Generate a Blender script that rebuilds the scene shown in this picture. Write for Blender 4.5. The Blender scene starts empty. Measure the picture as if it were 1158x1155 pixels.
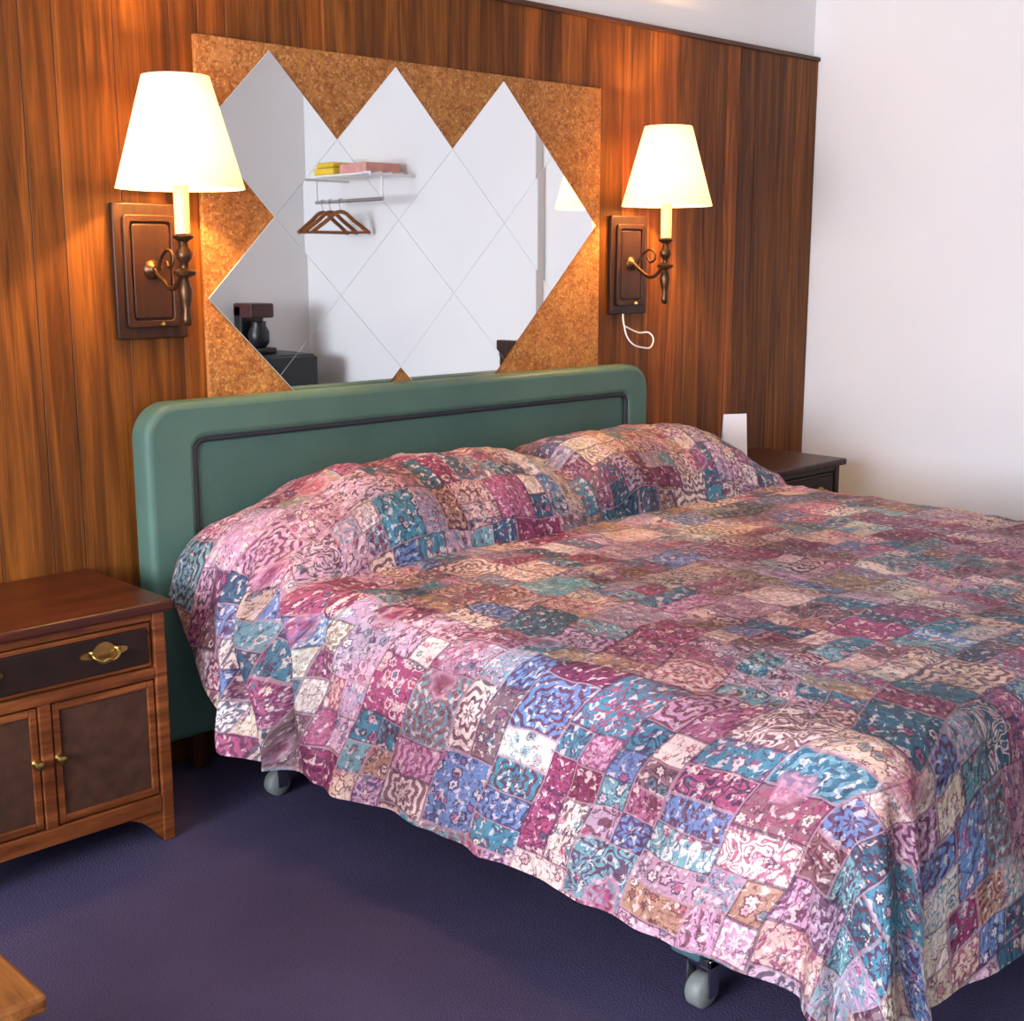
import bpy, bmesh, math, random
from mathutils import Vector, Matrix, noise
random.seed(4)
S=bpy.context.scene
S.view_settings.view_transform='Standard'
COL=S.collection
RX=4.55; LX=-2.6; BY=-3.5; CH=2.6   # room
RS=RX-.05

def lin(c):
    return tuple((v/255/12.92 if v/255<=0.04045 else ((v/255+0.055)/1.055)**2.4) for v in c)+(1,)

# ---------------- node helper
class N:
    def __init__(s,name):
        s.m=bpy.data.materials.new(name); s.m.use_nodes=True
        s.t=s.m.node_tree; s.n=s.t.nodes; s.l=s.t.links
        s.b=s.n['Principled BSDF']; s.out=s.n['Material Output']
    def put(s,sock,v):
        if isinstance(v,bpy.types.NodeSocket): s.l.new(v,sock)
        elif v is not None:
            try: sock.default_value=v
            except Exception: sock.default_value=tuple(v)[:3]
    def M(s,op,a,b=None,c=None):
        n=s.n.new('ShaderNodeMath'); n.operation=op
        s.put(n.inputs[0],a); s.put(n.inputs[1],b); s.put(n.inputs[2],c)
        return n.outputs[0]
    def SS(s,x,a,b):
        n=s.n.new('ShaderNodeMapRange'); n.interpolation_type='SMOOTHSTEP'
        s.put(n.inputs[0],x); n.inputs[1].default_value=a; n.inputs[2].default_value=b
        return n.outputs[0]
    def V(s,op,a,b=None,out=0):
        n=s.n.new('ShaderNodeVectorMath'); n.operation=op
        s.put(n.inputs[0],a); s.put(n.inputs[1],b)
        return n.outputs[out]
    def sep(s,v):
        n=s.n.new('ShaderNodeSeparateXYZ'); s.put(n.inputs[0],v); return n.outputs
    def comb(s,x,y,z=0.0):
        n=s.n.new('ShaderNodeCombineXYZ'); s.put(n.inputs[0],x); s.put(n.inputs[1],y); s.put(n.inputs[2],z); return n.outputs[0]
    def mix(s,f,a,b,mode='MIX'):
        n=s.n.new('ShaderNodeMix'); n.data_type='RGBA'; n.blend_type=mode
        s.put(n.inputs[0],f); s.put(n.inputs[6],a); s.put(n.inputs[7],b); return n.outputs[2]
    def ramp(s,f,stops,const=False):
        n=s.n.new('ShaderNodeValToRGB'); r=n.color_ramp
        if const: r.interpolation='CONSTANT'
        while len(r.elements)<len(stops): r.elements.new(0.5)
        for e,(p,c) in zip(r.elements,stops): e.position=p; e.color=c
        s.put(n.inputs[0],f); return n.outputs[0]
    def noise(s,vec,scale=5,detail=3,rough=.5,dist=0,out=0):
        n=s.n.new('ShaderNodeTexNoise'); s.put(n.inputs['Vector'],vec)
        n.inputs['Scale'].default_value=scale; n.inputs['Detail'].default_value=detail
        n.inputs['Roughness'].default_value=rough; n.inputs['Distortion'].default_value=dist
        return n.outputs[out]
    def vor(s,vec,scale,out='Distance',feature='F1',rand=1.0):
        n=s.n.new('ShaderNodeTexVoronoi'); n.feature=feature; s.put(n.inputs['Vector'],vec)
        n.inputs['Scale'].default_value=scale; n.inputs['Randomness'].default_value=rand
        return n.outputs[out]
    def white(s,vec,out=1):
        n=s.n.new('ShaderNodeTexWhiteNoise'); n.noise_dimensions='3D'; s.put(n.inputs['Vector'],vec); return n.outputs[out]
    def coord(s,k='Object'):
        return s.n.new('ShaderNodeTexCoord').outputs[k]
    def scale(s,v,xyz):
        return s.V('MULTIPLY',v,xyz)
    def bump(s,h,st=.3,d=.01):
        n=s.n.new('ShaderNodeBump'); n.inputs['Strength'].default_value=st; n.inputs['Distance'].default_value=d
        s.put(n.inputs['Height'],h); s.l.new(n.outputs[0],s.b.inputs['Normal'])
    def base(s,c,rough=.6,metal=0,spec=.5):
        s.put(s.b.inputs['Base Color'],c); s.put(s.b.inputs['Roughness'],rough)
        s.b.inputs['Metallic'].default_value=metal; s.b.inputs['Specular IOR Level'].default_value=spec
        return s

def plain(name,rgb,rough=.6,metal=0,var=.12,nscale=8,spec=.5,bump=0):
    k=N(name); c=lin(rgb); d=tuple(v*(1-var) for v in c[:3])+(1,); e=tuple(min(1,v*(1+var)) for v in c[:3])+(1,)
    nz=k.noise(k.coord(),nscale,4)
    k.base(k.ramp(nz,[(.3,d),(.7,e)]),rough,metal,spec)
    if bump: k.bump(k.noise(k.coord(),nscale*12,3),bump,.003)
    return k.m

def wood(name,c1,c2,c3,axis='z',rough=.35,island=False,sc=1.0,spec=.4):
    k=N(name); co=k.coord()
    st={'z':(9*sc,9*sc,.7*sc),'x':(.7*sc,9*sc,9*sc),'y':(9*sc,.7*sc,9*sc)}[axis]
    if island: st=(16,16,.8)
    v=k.scale(co,st)
    if island:
        g=k.n.new('ShaderNodeNewGeometry').outputs['Random Per Island']
        v=k.V('ADD',v,k.comb(k.M('MULTIPLY',g,37.0),k.M('MULTIPLY',g,11.0),k.M('MULTIPLY',g,5.0)))
    n1=k.noise(v,1.6,5,.6,1.2); 
    n2=k.noise(k.scale(v,(6,6,6) if axis!='z' else (7,7,1.5)),2.0,3,.6,.3)
    f=k.M('ADD',k.M('MULTIPLY',n1,.75),k.M('MULTIPLY',n2,.25))
    c=k.ramp(f,[(.34,lin(c1)),(.5,lin(c2)),(.66,lin(c3))])
    if island:
        c=k.mix(1.0,c,k.ramp(g,[(0,(.55,.52,.48,1)),(.35,(.78,.76,.73,1)),(.65,(.95,.95,.95,1)),(1,(1.3,1.15,.95,1))]),'MULTIPLY')
    k.base(c,rough,0,spec); k.bump(n2,.04,.002)
    return k.m

# ---------------- geometry helpers
def link(o): COL.objects.link(o); return o
def mobj(name,bm,mat,smooth=False,bev=0,seg=2):
    me=bpy.data.meshes.new(name); bmesh.ops.recalc_face_normals(bm,faces=bm.faces); bm.to_mesh(me); bm.free()
    o=link(bpy.data.objects.new(name,me))
    for m in (mat if isinstance(mat,(list,tuple)) else [mat]): me.materials.append(m)
    if smooth:
        for p in me.polygons: p.use_smooth=True
    if bev:
        b=o.modifiers.new('bev','BEVEL'); b.width=bev; b.segments=seg; b.limit_method='ANGLE'
    return o
def addbox(bm,x0,x1,y0,y1,z0,z1):
    vs=[bm.verts.new(p) for p in ((x0,y0,z0),(x1,y0,z0),(x1,y1,z0),(x0,y1,z0),(x0,y0,z1),(x1,y0,z1),(x1,y1,z1),(x0,y1,z1))]
    for f in ((0,3,2,1),(4,5,6,7),(0,1,5,4),(1,2,6,5),(2,3,7,6),(3,0,4,7)): bm.faces.new([vs[i] for i in f])
def box(name,x0,x1,y0,y1,z0,z1,mat,bev=.004):
    bm=bmesh.new(); addbox(bm,x0,x1,y0,y1,z0,z1); return mobj(name,bm,mat,bev=bev)
def boxes(name,lst,mat,bev=.004):
    bm=bmesh.new()
    for b in lst: addbox(bm,*b)
    return mobj(name,bm,mat,bev=bev)
def lathe(name,prof,c,mat,seg=32,axis='z',cap=True):
    bm=bmesh.new(); rings=[]
    for r,z in prof:
        ring=[]
        for i in range(seg):
            a=2*math.pi*i/seg; p=(r*math.cos(a),r*math.sin(a),z)
            if axis=='x': p=(z,p[0],p[1])
            if axis=='y': p=(p[0],z,p[1])
            ring.append(bm.verts.new((c[0]+p[0],c[1]+p[1],c[2]+p[2])))
        rings.append(ring)
    for a,b in zip(rings,rings[1:]):
        for i in range(seg): bm.faces.new((a[i],a[(i+1)%seg],b[(i+1)%seg],b[i]))
    if cap:
        bm.faces.new(rings[0]); bm.faces.new(rings[-1])
    o=mobj(name,bm,mat,smooth=True)
    e=o.modifiers.new('es','EDGE_SPLIT'); e.split_angle=math.radians(50)
    return o
def tube(name,pts,r,mat,cyc=False,res=6):
    cu=bpy.data.curves.new(name,'CURVE'); cu.dimensions='3D'; cu.bevel_depth=r; cu.bevel_resolution=3; cu.resolution_u=res
    cu.use_fill_caps=True
    sp=cu.splines.new('BEZIER'); sp.bezier_points.add(len(pts)-1)
    for b,p in zip(sp.bezier_points,pts): b.co=p; b.handle_left_type=b.handle_right_type='AUTO'
    sp.use_cyclic_u=cyc
    tmp=bpy.data.objects.new(name+'_c',cu); COL.objects.link(tmp)
    dg=bpy.context.evaluated_depsgraph_get(); me=bpy.data.meshes.new_from_object(tmp.evaluated_get(dg))
    bpy.data.objects.remove(tmp); me.materials.clear(); me.materials.append(mat)
    for p in me.polygons: p.use_smooth=True
    me.name=name
    return link(bpy.data.objects.new(name,me))
def rrect(x0,x1,z0,z1,rt,rb,n=10):
    pts=[]
    for cx,cz,r,a0 in ((x1-rt,z1-rt,rt,0),(x0+rt,z1-rt,rt,90),(x0+rb,z0+rb,rb,180),(x1-rb,z0+rb,rb,270)):
        for i in range(n+1):
            a=math.radians(a0+90*i/n); pts.append((cx+r*math.cos(a),cz+r*math.sin(a)))
    return pts
def slab(name,loops,y0,y1,mat,bev=0,smooth=False):
    cu=bpy.data.curves.new(name,'CURVE'); cu.dimensions='2D'; cu.fill_mode='BOTH'
    cu.extrude=max(0.0005,abs(y1-y0)/2-bev); cu.bevel_depth=bev; cu.bevel_resolution=3; cu.offset=-bev
    for lp in loops:
        sp=cu.splines.new('POLY'); sp.points.add(len(lp)-1); sp.use_cyclic_u=True
        for q,p in zip(sp.points,lp): q.co=(p[0],p[1],0,1)
    tmp=bpy.data.objects.new(name+'_c',cu); COL.objects.link(tmp)
    dg=bpy.context.evaluated_depsgraph_get(); me=bpy.data.meshes.new_from_object(tmp.evaluated_get(dg))
    bpy.data.objects.remove(tmp)
    me.transform(Matrix.Translation((0,(y0+y1)/2,0))@Matrix.Rotation(math.pi/2,4,'X'))
    me.materials.clear(); me.materials.append(mat)
    o=link(bpy.data.objects.new(name,me)); me.name=name
    if smooth:
        for p in me.polygons: p.use_smooth=True
        e=o.modifiers.new('es','EDGE_SPLIT'); e.split_angle=math.radians(40)
    return o
def group(name,loc,kids):
    e=bpy.data.objects.new(name,None); e.location=loc; e.empty_display_size=.1; link(e)
    inv=Matrix.Translation(loc).inverted()
    for k in kids:
        k.parent=e; k.matrix_parent_inverse=inv
    return e

# ---------------- materials
k=N('painted_wall'); nz=k.noise(k.coord(),1.3,3)
k.base(k.ramp(nz,[(.3,(.76,.75,.75,1)),(.7,(.81,.80,.79,1))]),.7,0,.3); k.bump(k.noise(k.coord(),60,3),.08,.002)
M_wall=k.m
M_ceil=plain('ceiling_paint',(232,228,220),.8,var=.03,nscale=3)
k=N('blue_carpet'); co=k.coord(); n1=k.noise(co,3,4); n2=k.noise(co,220,2)
k.base(k.mix(k.M('MULTIPLY',n2,.6),k.ramp(n1,[(.3,lin((50,46,70))),(.7,lin((66,60,86)))]),lin((92,84,116))),.95,0,.1)
k.bump(n2,.6,.006); M_carpet=k.m
M_panel=wood('wood_panelling',(68,36,11),(112,63,20),(152,90,31),'z',.5,True,spec=.22)
M_trimw=wood('dark_wood_trim',(45,22,10),(70,36,16),(90,48,22),'x')
M_dark=wood('dark_wood',(34,18,10),(50,28,16),(68,38,22),'z',.4,sc=2,spec=.3)
M_ns=wood('nightstand_wood',(70,34,14),(112,58,26),(148,84,42),'x',.42,sc=2,spec=.3)
M_nstop=wood('nightstand_top',(46,20,12),(70,30,18),(92,44,24),'x',.3,sc=1.5)
M_nsp=plain('nightstand_panel',(72,46,32),.6,var=.25,nscale=30,spec=.25)
M_nsd=plain('nightstand_drawer_dark',(38,22,15),.5,var=.25,nscale=20,spec=.3)
M_bench=wood('bench_wood',(90,50,18),(134,80,32),(164,106,50),'y',.5,sc=2,spec=.3)
M_hang=wood('hanger_wood',(110,60,20),(140,80,34),(170,104,50),'x',.4,sc=2)
M_brass=plain('aged_brass',(190,160,90),.28,1,.2,30)
M_bronze=plain('dark_bronze',(84,58,36),.35,.8,.25,25)
M_candle=plain('candle_sleeve',(240,222,160),.5,var=.03)
M_white=plain('white_plastic',(235,235,235),.4,var=.03)
M_paper=plain('white_card',(240,240,245),.7,var=.02)
M_black=plain('black_plastic',(22,22,25),.35,var=.2)
M_red=plain('dark_red_plastic',(70,28,26),.4,var=.1)
M_yellow=plain('yellow_box',(225,190,50),.6,var=.15,nscale=20)
M_pink=plain('pink_box',(215,150,140),.6,var=.15,nscale=20)
M_chrome=plain('chrome',(200,200,200),.2,1,.05)
M_wheel=plain('caster_rubber',(120,125,120),.5,var=.15)
M_teal=plain('teal_vinyl',(76,104,92),.55,var=.1,nscale=5,spec=.35,bump=.15)
M_tealp=plain('teal_vinyl_panel',(68,95,85),.6,var=.1,nscale=5,spec=.3,bump=.2)
M_piping=plain('dark_piping',(40,38,46),.7)
M_box=plain('box_spring_teal',(56,88,96),.8,var=.1)
M_matt=plain('mattress_fabric',(200,195,200),.85,var=.05)
k=N('cork_burl'); co=k.coord()
v1=k.noise(co,11,6,.75,1.4)
fl=k.noise(k.scale(co,(1,1,1.3)),60,4,.75,.8)
c=k.ramp(v1,[(.3,lin((134,80,34))),(.5,lin((166,108,52))),(.7,lin((186,130,72)))])
c=k.mix(k.ramp(fl,[(.46,(0,0,0,1)),(.62,(.8,.8,.8,1))]),c,lin((112,64,28)))
sp2=k.noise(co,130,2,.6); c=k.mix(k.ramp(sp2,[(.56,(0,0,0,1)),(.66,(.6,.6,.6,1))]),c,lin((206,160,104)))
k.base(c,.65,0,.3); k.bump(fl,.2,.002); M_cork=k.m
k=N('mirror_glass'); k.base((.95,.97,.96,1),.012,1); M_mirror=k.m
k=N('mirror_edge'); k.base(lin((215,225,220)),.3,.2); M_medge=k.m
k=N('lamp_shade_fabric')
z=k.sep(k.coord('Generated'))[2]
ec=k.ramp(z,[(0,lin((255,216,140))),(.4,lin((255,240,205))),(.8,lin((255,238,200))),(1,lin((250,210,140)))])
k.base(lin((245,235,210)),.8); k.put(k.b.inputs['Emission Color'],ec); k.b.inputs['Emission Strength'].default_value=.8
tr=k.n.new('ShaderNodeBsdfTranslucent'); tr.inputs[0].default_value=lin((255,230,185))
mx=k.n.new('ShaderNodeMixShader'); mx.inputs[0].default_value=.35
k.l.new(k.b.outputs[0],mx.inputs[1]); k.l.new(tr.outputs[0],mx.inputs[2]); k.l.new(mx.outputs[0],k.out.inputs[0])
M_shade=k.m

# bedspread
def spread_mat():
    k=N('patchwork_paisley_fabric')
    uv=k.coord('UV'); 
    w0=k.V('MULTIPLY',k.V('SUBTRACT',k.noise(uv,5,2,.5,0,1),(.5,.5,.5)),(.03,.03,0))
    uvp=k.V('ADD',uv,w0)
    xyz=k.sep(uvp)
    Y=k.M('MULTIPLY',xyz[1],1/.135)
    ry=k.M('FLOOR',Y)
    rr=k.white(k.comb(ry,2.0,5.0),0)
    X=k.M('MULTIPLY',xyz[0],k.M('ADD',6.0,k.M('MULTIPLY',rr,2.6)))
    X=k.M('ADD',X,k.M('MULTIPLY',rr,13.7))
    cx=k.M('FLOOR',X); fx=k.M('FRACT',X); fy=k.M('FRACT',Y)
    r=k.white(k.comb(cx,ry,3.0),0)
    sx=k.M('ADD',1.0,k.M('ADD',k.M('LESS_THAN',r,.36),k.M('GREATER_THAN',r,.76)))
    sy=k.M('ADD',1.0,k.M('GREATER_THAN',r,.60))
    gx=k.M('MULTIPLY',fx,sx); gy=k.M('MULTIPLY',fy,sy)
    idv=k.comb(k.M('ADD',cx,k.M('MULTIPLY',k.M('FLOOR',gx),.37)),k.M('ADD',ry,k.M('MULTIPLY',k.M('FLOOR',gy),.41)),7.7)
    lx=k.M('SUBTRACT',k.M('FRACT',gx),.5); ly=k.M('SUBTRACT',k.M('FRACT',gy),.5)
    R,G,B=k.sep(k.white(idv))[:3]
    mxr=k.M('DIVIDE',lx,sx); myr=k.M('DIVIDE',ly,sy)
    rad=k.M('SQRT',k.M('ADD',k.M('MULTIPLY',mxr,mxr),k.M('MULTIPLY',myr,myr)))
    ang=k.M('ARCTAN2',myr,mxr)
    warp=k.V('SUBTRACT',k.noise(uv,22,2,.5,0,1),(.5,.5,.5))
    wuv=k.V('ADD',uv,k.V('MULTIPLY',warp,(.018,.018,0)))
    # medallion
    A=k.SS(k.M('SINE',k.M('ADD',k.M('MULTIPLY',rad,42.0),k.M('MULTIPLY',k.M('COSINE',k.M('MULTIPLY',ang,8.0)),1.4))),-.1,.5)
    # scroll / paisley contour
    nb=k.noise(wuv,26,1,.4,.7)
    Bm=k.SS(k.M('ABSOLUTE',k.M('SUBTRACT',k.M('FRACT',k.M('MULTIPLY',nb,7.0)),.5)),.26,.14)
    # ringed flowers
    vd=k.vor(wuv,34,rand=.55); vc=k.vor(wuv,34,'Color',rand=.55)
    pos=k.vor(wuv,34,'Position',rand=.55)
    dv=k.sep(k.V('SUBTRACT',wuv,pos))
    fa=k.M('COSINE',k.M('MULTIPLY',k.M('ARCTAN2',dv[1],dv[0]),6.0))
    vdp=k.M('ADD',vd,k.M('MULTIPLY',fa,.045))
    Cm=k.M('ADD',k.M('MULTIPLY',k.SS(vdp,.30,.36),k.SS(vdp,.47,.40)),k.SS(vdp,.16,.11))
    # dots & leaves
    nd=k.noise(k.scale(wuv,(1,2.2,1)),38,2,.5,1.2)
    Dm=k.SS(nd,.50,.56)
    m=k.mix(k.M('GREATER_THAN',B,.30),A,Cm)
    m=k.mix(k.M('GREATER_THAN',B,.64),m,Bm)
    m=k.mix(k.M('GREATER_THAN',B,.84),m,Dm)
    bgc=[(190,146,172),(74,124,144),(204,166,158),(156,78,112),(222,200,190),(176,138,156),(112,150,158),(170,130,110),(128,56,86),(194,158,176),(58,98,118),(208,180,160),(164,100,128),(134,98,104),(108,128,170)]
    fgc=[(92,44,70),(226,206,200),(62,64,98),(152,72,104),(56,48,70),(112,150,162),(100,46,58),(92,40,72)]
    bg=k.ramp(R,[(i/len(bgc),lin(c)) for i,c in enumerate(bgc)],True)
    fg=k.ramp(G,[(i/len(fgc),lin(c)) for i,c in enumerate(fgc)],True)
    col=k.mix(k.M('MULTIPLY',m,.85),bg,fg)
    petal=k.M('MULTIPLY',k.M('MULTIPLY',k.SS(vdp,.31,.27),k.SS(vdp,.13,.17)),k.M('GREATER_THAN',B,.30))
    petal=k.M('MULTIPLY',petal,k.M('LESS_THAN',B,.9))
    col=k.mix(k.M('MULTIPLY',petal,.8),col,k.ramp(k.sep(vc)[0],[(0,lin((176,70,108))),(.3,lin((228,206,194))),(.55,lin((66,118,136))),(.75,lin((214,160,170))),(.88,lin((84,50,84)))],True))
    nt=k.noise(wuv,46,2,.5,.8)
    tr=k.SS(k.M('ABSOLUTE',k.M('SUBTRACT',nt,.5)),.028,.01)
    col=k.mix(k.M('MULTIPLY',tr,.7),col,lin((72,46,68)))
    n3=k.noise(wuv,64,2,.6,.3); col=k.mix(k.M('MULTIPLY',k.SS(n3,.57,.63),.6),col,lin((228,210,204)))
    ex=k.M('DIVIDE',k.M('SUBTRACT',.5,k.M('ABSOLUTE',lx)),sx); ey=k.M('DIVIDE',k.M('SUBTRACT',.5,k.M('ABSOLUTE',ly)),sy)
    e=k.M('MINIMUM',ex,ey)
    col=k.mix(k.M('MULTIPLY',k.SS(e,.030,.016),.65),col,k.mix(k.M('GREATER_THAN',G,.5),lin((76,48,72)),lin((176,136,146))))
    # scattered large ringed blossoms
    bw=k.V('ADD',uv,k.V('MULTIPLY',warp,(.05,.05,0)))
    bd=k.vor(bw,4.6); ba=k.SS(bd,.22,.19)
    bl=k.ramp(k.M('MULTIPLY',bd,4.6),[(0,lin((218,184,180))),(.14,lin((110,34,66))),(.35,lin((180,84,120))),(.55,lin((124,44,80))),(.8,lin((196,140,160))),(1,lin((92,44,74)))])
    col=k.mix(k.M('MULTIPLY',ba,k.M('ADD',.45,k.M('MULTIPLY',m,.4))),col,bl)
    big=k.noise(uv,3.2,3)
    col=k.mix(1.0,col,k.ramp(big,[(.34,(.60,.50,.50,1)),(.5,(.94,.85,.82,1)),(.66,(1.08,1.03,1.04,1))]),'MULTIPLY')
    big2=k.noise(k.V('ADD',uv,(7,3,1)),2.8,2)
    col=k.mix(k.SS(big2,.5,.62),col,k.mix(1.0,col,(.80,1.0,.98,1),'MULTIPLY'))
    k.base(col,.55,0,.25)
    q=k.M('ADD',k.noise(uv,16,3,.6,.8),k.M('MULTIPLY',k.noise(k.scale(uv,(1,.35,1)),30,2),.5))
    k.bump(q,.7,.02)
    return k.m
M_spread=spread_mat()

# ---------------- room shell
box('floor',LX-.1,RX+.1,BY-.1,.13,-.1,0,M_carpet,0)
box('ceiling',LX-.1,RX+.1,BY-.1,.13,CH,CH+.1,M_ceil,0)
box('wall_north',LX-.1,RX+.1,0.02,.13,0,CH,M_wall,0)
box('wall_east',RX,RX+.1,BY-.1,.13,0,CH,M_wall,0)
box('wall_east_sun_step',RS,RX,BY,-1.56,0,CH,M_wall,.004)  # added wall step, shaped to imitate the hard edge of a sunlight patch
box('wall_south',LX-.1,RX+.1,BY-.1,BY,0,CH,M_wall,0)
wy0,wy1,wz0,wz1=-3.3,-.9,.7,2.25
boxes('wall_west',[(LX-.1,LX,BY,.1,0,wz0),(LX-.1,LX,BY,.1,wz1,CH),(LX-.1,LX,BY,wy0,wz0,wz1),(LX-.1,LX,wy1,.1,wz0,wz1)],M_wall,0)
boxes('window_1',[(LX-.08,LX+.02,wy0-.04,wy0+.02,wz0-.04,wz1+.04),(LX-.08,LX+.02,wy1-.02,wy1+.04,wz0-.04,wz1+.04),
  (LX-.08,LX+.02,wy0,wy1,wz0-.04,wz0+.02),(LX-.08,LX+.02,wy0,wy1,wz1-.02,wz1+.04),(LX-.06,LX-.02,-2.13,-2.07,wz0,wz1)],M_white,.004)
PT=2.09
bm=bmesh.new(); x=LX
ws=[.10,.15,.08,.12,.18,.09,.13]
while x<RX-.002:
    w=random.choice(ws); x1=min(x+w,RX-.002)
    if RX-x1<.05: x1=RX-.002
    addbox(bm,x+.0010,x1-.0010,-.004,.010,0.001,PT); x=x1
boards=mobj('planks',bm,M_panel,bev=.0008,seg=1)
back=box('groove_backing',LX,RX-.002,-.001,.014,0.001,PT,M_dark,0)
group('wood_paneling',(1,0,1),[boards,back])
box('trim_1',LX,RX-.002,-.014,.012,PT,PT+.016,M_trimw,.003)
box('baseboard_north',LX,RX-.01,-.014,-.004,0,.09,M_trimw,.003)
box('baseboard_east',RX-.012,RX,-1.555,-.02,0,.09,M_trimw,.003)

# ---------------- mirror panel
U=.421; XB=1.766; XP=1.975; ZP=1.857
kids=[box('cork_board',XB-.006,3.262,-.020,-.0045,.78,1.875,M_cork,.002)]
for idx,(s,l) in enumerate([(0,-.5),(1,-.5),(2,-.5),(.5,-1),(1.5,-1),(2.5,-1),(0,-1.5),(1,-1.5),(2,-1.5),(.5,-2),(1.5,-2)]):
    c=Vector((XP+s*U,-.0235,ZP+l*U)); h=U/2-.0009
    bm=bmesh.new()
    f=[bm.verts.new(v) for v in ((h,-.0015,0),(0,-.0015,h),(-h,-.0015,0),(0,-.0015,-h))]
    hb=h+.0006
    b=[bm.verts.new(v) for v in ((hb,.0015,0),(0,.0015,hb),(-hb,.0015,0),(0,.0015,-hb))]
    ff=bm.faces.new(f); bm.faces.new(b[::-1])
    for q in range(4):
        bm.faces.new((f[q],f[(q+1)%4],b[(q+1)%4],b[q])).material_index=1
    o=mobj('mirror_tile_%d'%(idx+1),bm,[M_mirror,M_medge])
    o.location=c; t=.0022
    o.rotation_euler=(random.uniform(-t,t),0,random.uniform(-t,t))
    kids.append(o)
group('diamond_tile_mirror',(XP+1.2*U,-.012,1.4),kids)

# ---------------- headboard
HX0,HX1,HZ=1.52,3.42,.975
fr=slab('padded_border',[rrect(HX0,HX1,.10,HZ,.09,.02),rrect(HX0+.135,HX1-.105,.2,HZ-.095,.03,.02)[::-1]],-.03,-.115,M_teal,.018,True)
pn=slab('inner_panel',[rrect(HX0+.14,HX1-.11,.19,HZ-.1,.03,.02)],-.035,-.10,M_tealp,.010,True)
lp=rrect(HX0+.137,HX1-.107,.198,HZ-.098,.03,.02,5)
pi=tube('piping',[(p[0],-.102,p[1]) for p in lp],.008,M_piping,True,2)
lg=boxes('legs',[(HX0+.1,HX0+.15,-.09,-.05,0,.12),(HX1-.15,HX1-.1,-.09,-.05,0,.12)],M_dark)
group('headboard',(2.47,-.07,.5),[fr,pn,pi,lg])

# ---------------- bed
BX0,BX1,BYH,BYF=1.63,3.55,-.15,-2.05
mt=box('mattress',BX0,BX1,BYF,BYH,.37,.575,M_matt,.04)
bs=box('box_spring',BX0+.03,BX1-.03,BYF+.03,BYH,.19,.365,M_box,.02)
cs=[]
rails=boxes('metal_frame',[(BX0+.08,BX0+.11,BYF+.1,BYH-.02,.15,.19),(BX1-.11,BX1-.08,BYF+.1,BYH-.02,.15,.19),
   (BX0+.08,BX1-.08,-.36,-.33,.145,.19),(BX0+.08,BX1-.08,-1.70,-1.67,.145,.19)],M_bronze)
for i,(x,y) in enumerate([(1.69,-.37),(1.71,-1.69),(3.48,-.37),(3.48,-1.69)]):
    cs.append(box('leg_block_%d'%(i+1),x-.03,x+.03,y-.02,y+.045,.10,.19,M_box,.005))
    cs.append(lathe('caster_wheel_%d'%(i+1),[(.008,-.020),(.026,-.018),(.032,-.012),(.032,.012),(.026,.018),(.008,.020)],(x-.0,y-.005,.032),M_wheel,24,'y'))
    cs.append(boxes('caster_fork_%d'%(i+1),[(x-.014,x+.014,y-.034,y-.027,.028,.102),(x-.014,x+.014,y+.017,y+.024,.028,.102),(x-.014,x+.014,y-.034,y+.024,.085,.102)],M_chrome,.002))
group('bed',(2.59,-1.1,.3),[mt,bs,rails]+cs)

def pillow(name,x0,x1,y0,y1,z0,h):
    bm=bmesh.new(); n=24; g={}
    for sgn in (1,-1):
        for i in range(n+1):
            for j in range(n+1):
                u=i/n*2-1; v=j/n*2-1
                t=max(0,(1-u**4)*(1-v**4))**.5
                edge=(i in(0,n) or j in(0,n))
                if edge and sgn==-1: g[(i,j,sgn)]=g[(i,j,1)]; continue
                sx=1-.05*(1-v*v)*abs(u)**3; sy=1-.07*(1-u*u)*abs(v)**3
                g[(i,j,sgn)]=bm.verts.new(((x0+x1)/2+u*(x1-x0)/2*sx,(y0+y1)/2+v*(y1-y0)/2*sy,z0+h/2+sgn*t*h/2))
        for i in range(n):
            for j in range(n):
                bm.faces.new((g[(i,j,sgn)],g[(i+1,j,sgn)],g[(i+1,j+1,sgn)],g[(i,j+1,sgn)]))
    return mobj(name,bm,M_matt,smooth=True)
pillow('pillow',1.76,2.54,-.50,-.17,.58,.14)
pillow('pillow.001',2.66,3.42,-.50,-.17,.58,.14)

# bedspread
def sm(a,b,x):
    t=max(0,min(1,(x-a)/(b-a))); return t*t*(3-2*t)
CX=2.59; W=.99; Y0=-.135; L=1.955; ZT=.60; R=.10; r=.065
def hp(x,y):
    t=(-y-.365+.022*noise.noise(Vector((x*4,0,3))))/.235
    if t>=1: pr=0
    elif t>0: pr=(1-t*t)**.5
    else: pr=1-.35*t*t
    ends=(sm(1.50,1.98,x)*.85+.15*sm(1.45,1.6,x))*(1-.75*sm(3.25,3.62,x))
    dip=1-.34*math.exp(-((x-2.60)/.075)**2)
    return .205*pr*ends*dip
def fbm(x,y,z,s):
    v=Vector((x*s,y*s,z)); return noise.noise(v)+.5*noise.noise(v*2.1)+.25*noise.noise(v*4.3)
def emax(b):
    return .09+.29*sm(-.05,.40,b)
ns,nt_,nl=46,220,220
A=[(-1,1-i/ns) for i in range(ns)]+[(0,i/nt_) for i in range(nt_+1)]+[(1,(i+1)/ns) for i in range(ns)]
Bq=[(0,i/nl) for i in range(nl+1)]+[(1,(i+1)/ns) for i in range(ns)]
bm=bmesh.new(); uvl=bm.loops.layers.uv.new('UVMap'); grid=[];uvs={}
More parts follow.
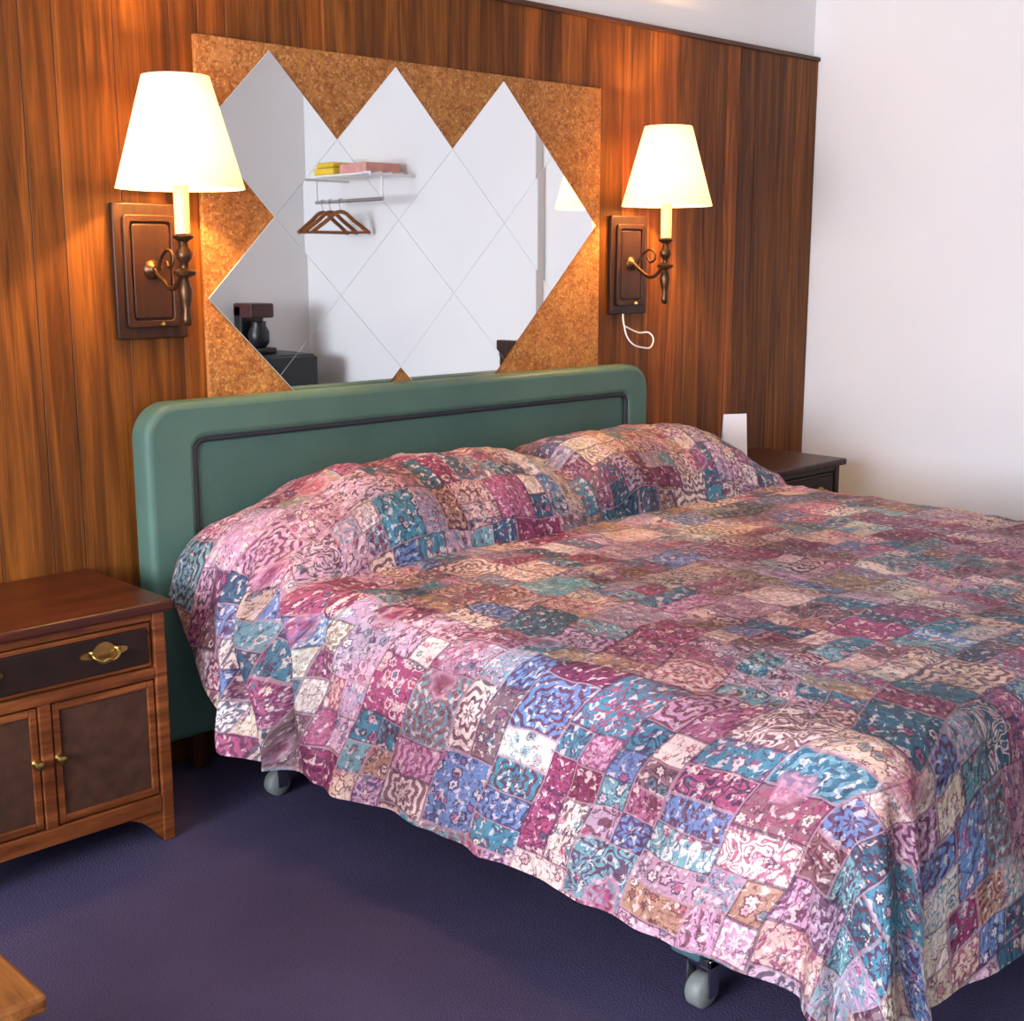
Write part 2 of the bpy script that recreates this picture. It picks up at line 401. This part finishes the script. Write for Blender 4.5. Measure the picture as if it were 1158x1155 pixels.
for (sb,kb) in Bq:
    row=[]
    b=kb*L if sb==0 else L+kb*.385
    for (sa,ka) in A:
        em=emax(min(b,L))-(.012*sm(.9,1.7,b))
        if sa==0: a=-W+2*W*ka
        else: a=sa*(W+ka*em)
        qx=max(-W+R,min(W-R,a)); qb=min(L-R,b)
        vx,vb=a-qx,b-qb; d=math.hypot(vx,vb)
        nx,nb=(vx/d,vb/d) if d>1e-6 else (0,0)
        cornerw=2*abs(nx*nb)
        d0=R-r
        if d<=d0: h=d; dz=0
        elif d<=d0+r*math.pi/2:
            t=(d-d0)/r; h=d0+r*math.sin(t); dz=r*(1-math.cos(t))
        else:
            e=d-d0-r*math.pi/2; h=d0+r+e*.17; dz=r+e*.985
        s=qx*1.0+qb*1.3
        k2=min(1,max(0,dz-.02)/.4)
        fold=.010*math.sin(s*7+1+2*noise.noise(Vector((s*2,0,0))))+.006*math.sin(s*23+3*noise.noise(Vector((s*3,5,0))))+.022*noise.noise(Vector((s*3.5,dz*4,2)))+.012*noise.noise(Vector((s*12,dz*9,8)))
        h+=k2*fold
        if cornerw>0:
            th=math.atan2(abs(nb),abs(nx)+1e-9)
            h+=cornerw*k2*(.05*math.sin(th*9+.6)+.05)
        px=CX+qx+nx*h; py=Y0-(qb+nb*h)
        z=ZT-dz
        yy=py; H=hp(CX+max(-W,min(W,a)),yy)
        hd=1-sm(.25,.55,b)
        if a<0 and (sa!=0 or abs(a)>W-.15):
            out=max(0,abs(a)-(W-.12))
            px-=hd*.045*sm(0,.25,out)
            g2=sm(0,.2,out)*math.exp(-((b-.44)/.16)**2)
            px-=g2*(.042*math.sin((b-out*.4)*46)+.03)
            py+=g2*.03*math.sin(b*30+out*8)
        z+=H*(1-sm(0,.4,max(0,abs(a)-W)))
        tp=1-k2
        z+=tp*(.007*fbm(px,py,1,4)+.006*fbm(px*1.0,py*2.2,3,7))
        if H>.03: z+=.013*fbm(px,py*.6,6,8); 
        if a>0 and b<.5:
            lim=3.63+.06*sm(.35,.5,b); px=min(px,lim)
        if z<.03: 
            px+=nx*(.03-z)*.6; py-=nb*(.03-z)*.6; z=.03
        v=bm.verts.new((px,py,z)); row.append(v); uvs[v]=(a+2,b)
    grid.append(row)
# arc-length V coordinate down each column (averaged over neighbours) so the print does not stretch over the pillow roll
nc=len(A); cum=[[0.0]*nc]
for j in range(1,len(grid)):
    d=[(grid[j][i].co-grid[j-1][i].co).length for i in range(nc)]
    ds=[sum(d[max(0,i-10):i+11])/len(d[max(0,i-10):i+11]) for i in range(nc)]
    if Bq[j][0]==1: ds=[.385/ns]*nc
    cum.append([cum[-1][i]+ds[i] for i in range(nc)])
for j,row in enumerate(grid):
    for i,v in enumerate(row): uvs[v]=(uvs[v][0],cum[j][i])
for j in range(len(grid)-1):
    for i in range(len(A)-1):
        f=bm.faces.new((grid[j][i],grid[j][i+1],grid[j+1][i+1],grid[j+1][i]))
        for lo in f.loops: lo[uvl].uv=uvs[lo.vert]
sp=mobj('bedspread',bm,M_spread,smooth=True)
if sp.data.polygons[5000].normal.z<0: sp.data.flip_normals()

# ---------------- nightstands
def nightstand(name,x0,x1,H=.575,dark=False):
    W1=M_dark if dark else M_ns; TP=M_dark if dark else M_nstop
    yb,yf=-.02,-.42; K=[]; xm=(x0+x1)/2
    K.append(box('top',x0-.015,x1+.015,yf-.02,yb,H-.024,H,TP,.006))
    K.append(boxes('carcass',[(x0+.03,x1-.03,yf+.03,yb,.09,.11),(x0+.005,x0+.022,yf+.03,yb,.09,H-.025),(x1-.022,x1-.005,yf+.03,yb,.09,H-.025),(x0+.02,x1-.02,yb-.012,yb,.09,H-.025)],W1,.002))
    K.append(boxes('posts',[(x0,x0+.03,yf,yf+.03,0,H-.024),(x1-.03,x1,yf,yf+.03,0,H-.024),(x0,x0+.03,yb-.03,yb,0,H-.024),(x1-.03,x1,yb-.03,yb,0,H-.024)],W1,.004))
    K.append(boxes('rails',[(x0+.03,x1-.03,yf+.003,yf+.025,H-.045,H-.024),(x0+.03,x1-.03,yf+.001,yf+.025,.395,.42),(x0+.03,x1-.03,yf+.001,yf+.025,.075,.115),(xm-.014,xm+.014,yf+.001,yf+.025,.115,.395)],W1,.003))
    for nm,s,xx in (('bracket_1',1,x0+.03),('bracket_2',-1,x1-.03)):
        K.append(slab(nm,[[(xx,.08),(xx+s*.09,.08),(xx+s*.05,.06),(xx+s*.02,.03),(xx,.0)]],yf+.004,yf+.022,W1))
    K.append(box('drawer_front',x0+.034,x1-.034,yf+.006,yf+.03,.424,H-.049,W1,.003))
    K.append(box('drawer_inlay',x0+.046,x1-.046,yf-.001,yf+.008,.434,H-.058,M_nsd,.003))
    for i,(a,b) in enumerate(((x0+.034,xm-.017),(xm+.017,x1-.034))):
        K.append(boxes('door_frame_%d'%(i+1),[(a,a+.016,yf+.004,yf+.024,.119,.391),(b-.016,b,yf+.004,yf+.024,.119,.391),(a+.016,b-.016,yf+.004,yf+.024,.375,.391),(a+.016,b-.016,yf+.004,yf+.024,.119,.135)],W1,.002))
        K.append(box('door_panel_%d'%(i+1),a+.014,b-.014,yf+.010,yf+.018,.132,.378,M_nsp,.002))
        kx=b-.008 if i==0 else a+.008
        K.append(lathe('door_pull_%d'%(i+1),[(.010,0),(.006,-.006),(.005,-.012),(.011,-.018),(.009,-.024),(.002,-.026)],(kx,yf+.004,.27),M_brass,16,'y'))
        px=x0+(x1-x0)*(.26 if i==0 else .74); pz=.482
        K.append(slab('pull_plate_%d'%(i+1),[[(px+.048*math.cos(t)*(1+.18*math.cos(4*t)),pz+.019*math.sin(t)*(1+.3*math.cos(4*t))) for t in [q*math.pi/16 for q in range(32)]]],yf-.001,yf-.004,M_brass))
        K.append(tube('pull_bail_%d'%(i+1),[(px-.030,yf-.006,pz+.006),(px-.028,yf-.018,pz-.004),(px-.012,yf-.020,pz-.014),(px,yf-.022,pz-.010),(px+.012,yf-.020,pz-.014),(px+.028,yf-.018,pz-.004),(px+.030,yf-.006,pz+.006)],.0035,M_brass))
        for sx_ in (-.03,.03):
            K.append(lathe('pull_post_%d'%(i+1),[(.007,-.001),(.006,-.008),(.002,-.011)],(px+sx_,yf-.002,pz+.006),M_brass,12,'y'))
    group(name,(xm,-.22,.28),K)
nightstand('nightstand',.80,1.38)
nightstand('nightstand.001',3.67,4.17,.60,True)
bm=bmesh.new()
p=[(-.045,-.02,0),(.045,-.02,0),(.045,0,.18),(-.045,0,.18),(.045,.02,0),(-.045,.02,0)]
vs=[bm.verts.new(q) for q in p]; bm.faces.new((vs[0],vs[1],vs[2],vs[3])); bm.faces.new((vs[3],vs[2],vs[4],vs[5]))
o=mobj('tent_card',bm,M_paper); sd=o.modifiers.new('s','SOLIDIFY'); sd.thickness=.001; o.location=(3.765,-.23,.602); o.rotation_euler=(0,0,-.5)

# ---------------- wall lamps
k=N('lit_bulb'); k.base((1,.9,.7,1),.5); k.put(k.b.inputs['Emission Color'],(1,.75,.4,1)); k.b.inputs['Emission Strength'].default_value=6; M_bulb=k.m
def sconce(name,x,y,dz=0):
    K=[]; z0,z1=1.13,1.46
    K.append(slab('backplate',[rrect(x-.095,x+.095,z0,z1,.004,.004,2)],-.0045,-.022,M_dark,.004))
    K.append(slab('raised_frame',[rrect(x-.072,x+.072,z0+.028,z1-.028,.01,.01,3),rrect(x-.055,x+.055,z0+.045,z1-.045,.008,.008,3)[::-1]],-.022,-.032,M_dark,.003))
    K.append(slab('raised_panel',[rrect(x-.05,x+.05,z0+.05,z1-.05,.008,.008,3)],-.022,-.030,M_dark,.003))
    K.append(lathe('rosette',[(.024,-.030),(.022,-.036),(.012,-.040),(.008,-.046)],(x,0,1.30),M_bronze,20,'y'))
    q=y/-.18
    K.append(tube('arm',[(x,-.040,1.30),(x,-.075*q,1.275),(x,-.12*q,1.255),(x,-.155*q,1.275),(x,-.178*q,1.31)],.0065,M_bronze))
    K.append(tube('scroll',[(x,-.06,1.30),(x,-.085,1.335),(x,-.12,1.345),(x,-.135,1.32),(x,-.115,1.305),(x,-.10,1.32)],.004,M_bronze))
    K.append(lathe('turned_stem',[(.003,1.165),(.010,1.17),(.012,1.185),(.008,1.20),(.013,1.225),(.017,1.25),(.012,1.272),(.008,1.28),(.026,1.288),(.028,1.296),(.010,1.304),(.009,1.315),(.018,1.325),(.020,1.34),(.012,1.352),(.010,1.365),(.024,1.374),(.025,1.38),(.010,1.384)],(x,y,0),M_bronze,24))
    K.append(lathe('candle_sleeve',[(.018,1.384),(.018,1.50)],(x,y,0),M_candle,20))
    K.append(lathe('harp_rod',[(.006,1.50),(.006,1.515)],(x,y,0),M_brass,10))
    K.append(lathe('bulb',[(.010,1.502),(.014,1.515),(.026,1.545),(.028,1.565),(.020,1.585),(.004,1.594)],(x,y,0),M_bulb,16))
    K.append(lathe('shade',[(.150,1.488),(.078,1.742),(.0765,1.742),(.1485,1.488),(.150,1.488)],(x,y,0),M_shade,48,cap=False))
    K.append(tube('shade_spider',[(x-.077,y,1.735),(x,y,1.70),(x+.077,y,1.735)],.002,M_brass))
    K.append(lathe('switch',[(.007,-.022),(.007,-.03),(.003,-.036)],(x+.02,-.008,1.165),M_brass,10,'y'))
    ld=bpy.data.lights.new(name+'_light','POINT'); ld.color=(1,.57,.19); ld.energy=32; ld.shadow_soft_size=.02
    lo=link(bpy.data.objects.new('bulb_light',ld)); lo.location=(x,y,1.635); K.append(lo)
    e=group(name,(x,-.1,1.4),K); e.location.z+=dz
sconce('wall_lamp',1.607,-.185)
sconce('wall_lamp.001',3.415,-.18,.012)
tube('lamp_cord',[(3.40,-.008,1.16),(3.38,-.03,1.11),(3.39,-.05,1.05),(3.45,-.06,1.025),(3.51,-.05,1.03),(3.53,-.03,1.065),(3.47,-.02,1.075),(3.40,-.015,1.10)],.0028,M_white)

# ---------------- bench, bottom-left corner
K=[box('top',-.15,.575,-1.575,-.98,.43,.455,M_bench,.006)]
K.append(boxes('legs',[(x,x+.045,y,y+.045,0,.43) for x in (-.12,.50) for y in (-1.545,-1.055)],M_bench,.004))
K.append(boxes('aprons',[(-.08,.50,-1.535,-1.515,.35,.43),(-.08,.50,-1.04,-1.02,.35,.43),(-.11,-.09,-1.50,-1.05,.35,.43),(.512,.532,-1.50,-1.05,.35,.43)],M_bench,.003))
group('luggage_bench',(.2,-1.3,.2),K)

# ---------------- things seen in the mirror
ra,rb=-3.06,-2.46
K=[boxes('shelf_bars',[(RS-q-.01,RS-q,ra,rb,1.77,1.78) for q in (.29,.22,.15,.08)]+[(RS-.30,RS,ra,ra+.01,1.758,1.772),(RS-.30,RS,rb-.01,rb,1.758,1.772),(RS-.225,RS-.215,ra,ra+.01,1.635,1.76),(RS-.225,RS-.215,rb-.01,rb,1.635,1.76)],M_white,.002)]
K.append(lathe('rod',[(.010,ra),(.010,rb)],(RS-.22,0,1.645),M_chrome,16,'y'))
group('coat_rack',(RS-.15,-2.8,1.78),K)
boxes('folded_towels',[(RS-.28,RS-.03,-3.00,-2.82,1.781,1.82),(RS-.27,RS-.04,-2.99,-2.83,1.821,1.85)],M_yellow,.012)
boxes('tissue_box',[(RS-.28,RS-.05,-2.76,-2.52,1.781,1.83)],M_pink)
for i,y in enumerate((-3.00,-2.93,-2.84)):
    xc=RS-.22; z=1.645; a=.10*(i-1)
    hook=tube('hook',[(0.016,0,-.004),(.014,0,.008),(0,0,.0135),(-.012,0,.008),(-.004,0,-.03),(0,0,-.055)],.002,M_chrome)
    bars=tube('wood_bar',[(-.18,0,-.165),(-.09,0,-.105),(0,0,-.055),(.09,0,-.105),(.18,0,-.165)],.011,M_hang)
    low=tube('cross_bar',[(-.17,0,-.163),(0,0,-.163),(.17,0,-.163)],.007,M_hang)
    for q in (hook,bars,low): q.location=(xc,y,z); q.rotation_euler=(0,0,a)
    group('clothes_hanger' if i==0 else 'clothes_hanger.%03d'%i,(xc,y,z-.1),[hook,bars,low])
K=[box('cabinet',3.92,4.28,-3.48,-3.13,.02,.80,M_black,.01),box('door',3.93,4.27,-3.125,-3.09,.03,.79,M_black,.008),box('handle',3.96,3.98,-3.088,-3.065,.45,.7,M_chrome,.003),boxes('feet',[(x,x+.04,y,y+.04,0,.02) for x in (3.93,4.23) for y in (-3.46,-3.2)],M_black,.001)]
group('mini_fridge',(4.1,-3.3,.4),K)
K=[box('base',3.95,4.10,-3.45,-3.24,.801,.835,M_black,.01),box('tower',3.95,4.10,-3.45,-3.37,.835,1.07,M_black,.01),box('brew_head',3.95,4.10,-3.45,-3.26,1.0,1.08,M_red,.01),
   lathe('carafe',[(.04,.837),(.058,.86),(.06,.92),(.04,.96),(.044,.98)],(4.025,-3.31,0),M_black,24)]
group('coffee_maker',(4.025,-3.35,.95),K)
def chair(x,y):
    K=[box('seat',x-.21,x+.21,y-.21,y+.21,.43,.46,M_dark,.012)]
    K.append(boxes('legs',[(x+a,x+a+.035,y+b,y+b+.035,0,.43) for a in (-.2,.165) for b in (-.2,.165)],M_dark,.004))
    K.append(boxes('back',[(x+.17,x+.20,y-.2,y-.165,.46,.93),(x+.17,x+.20,y+.165,y+.2,.46,.93),(x+.165,x+.205,y-.2,y+.2,.86,.94)]+[(x+.178,x+.192,y+q-.01,y+q+.01,.5,.87) for q in (-.1,-.035,.035,.1)],M_dark,.004))
    group('wooden_chair',(x,y,.4),K)
chair(4.20,-1.50)

# ---------------- light
w=bpy.data.worlds.new('World'); S.world=w; w.use_nodes=True
nt=w.node_tree; sk=nt.nodes.new('ShaderNodeTexSky'); sk.sky_type='NISHITA'; sk.sun_disc=False; sk.sun_elevation=.8
nt.links.new(sk.outputs[0],nt.nodes['Background'].inputs[0]); nt.nodes['Background'].inputs[1].default_value=.25
ld=bpy.data.lights.new('window_daylight','AREA'); ld.shape='RECTANGLE'; ld.size=1.5; ld.size_y=2.35; ld.energy=365; ld.color=(.82,.87,1.0)
lo=link(bpy.data.objects.new('window_daylight',ld)); lo.location=(LX-.15,(wy0+wy1)/2,(wz0+wz1)/2); lo.rotation_euler=(0,-math.pi/2,0)

# ---------------- camera
cd=bpy.data.cameras.new('camera'); cd.sensor_width=36; cd.sensor_fit='HORIZONTAL'; cd.lens=1452/1158*36; cd.clip_start=.02
cam=link(bpy.data.objects.new('camera',cd)); cam.location=(0,-2.973,1.32)
cam.rotation_euler=(math.radians(90-10.99),0,math.radians(-44.03)); S.camera=cam
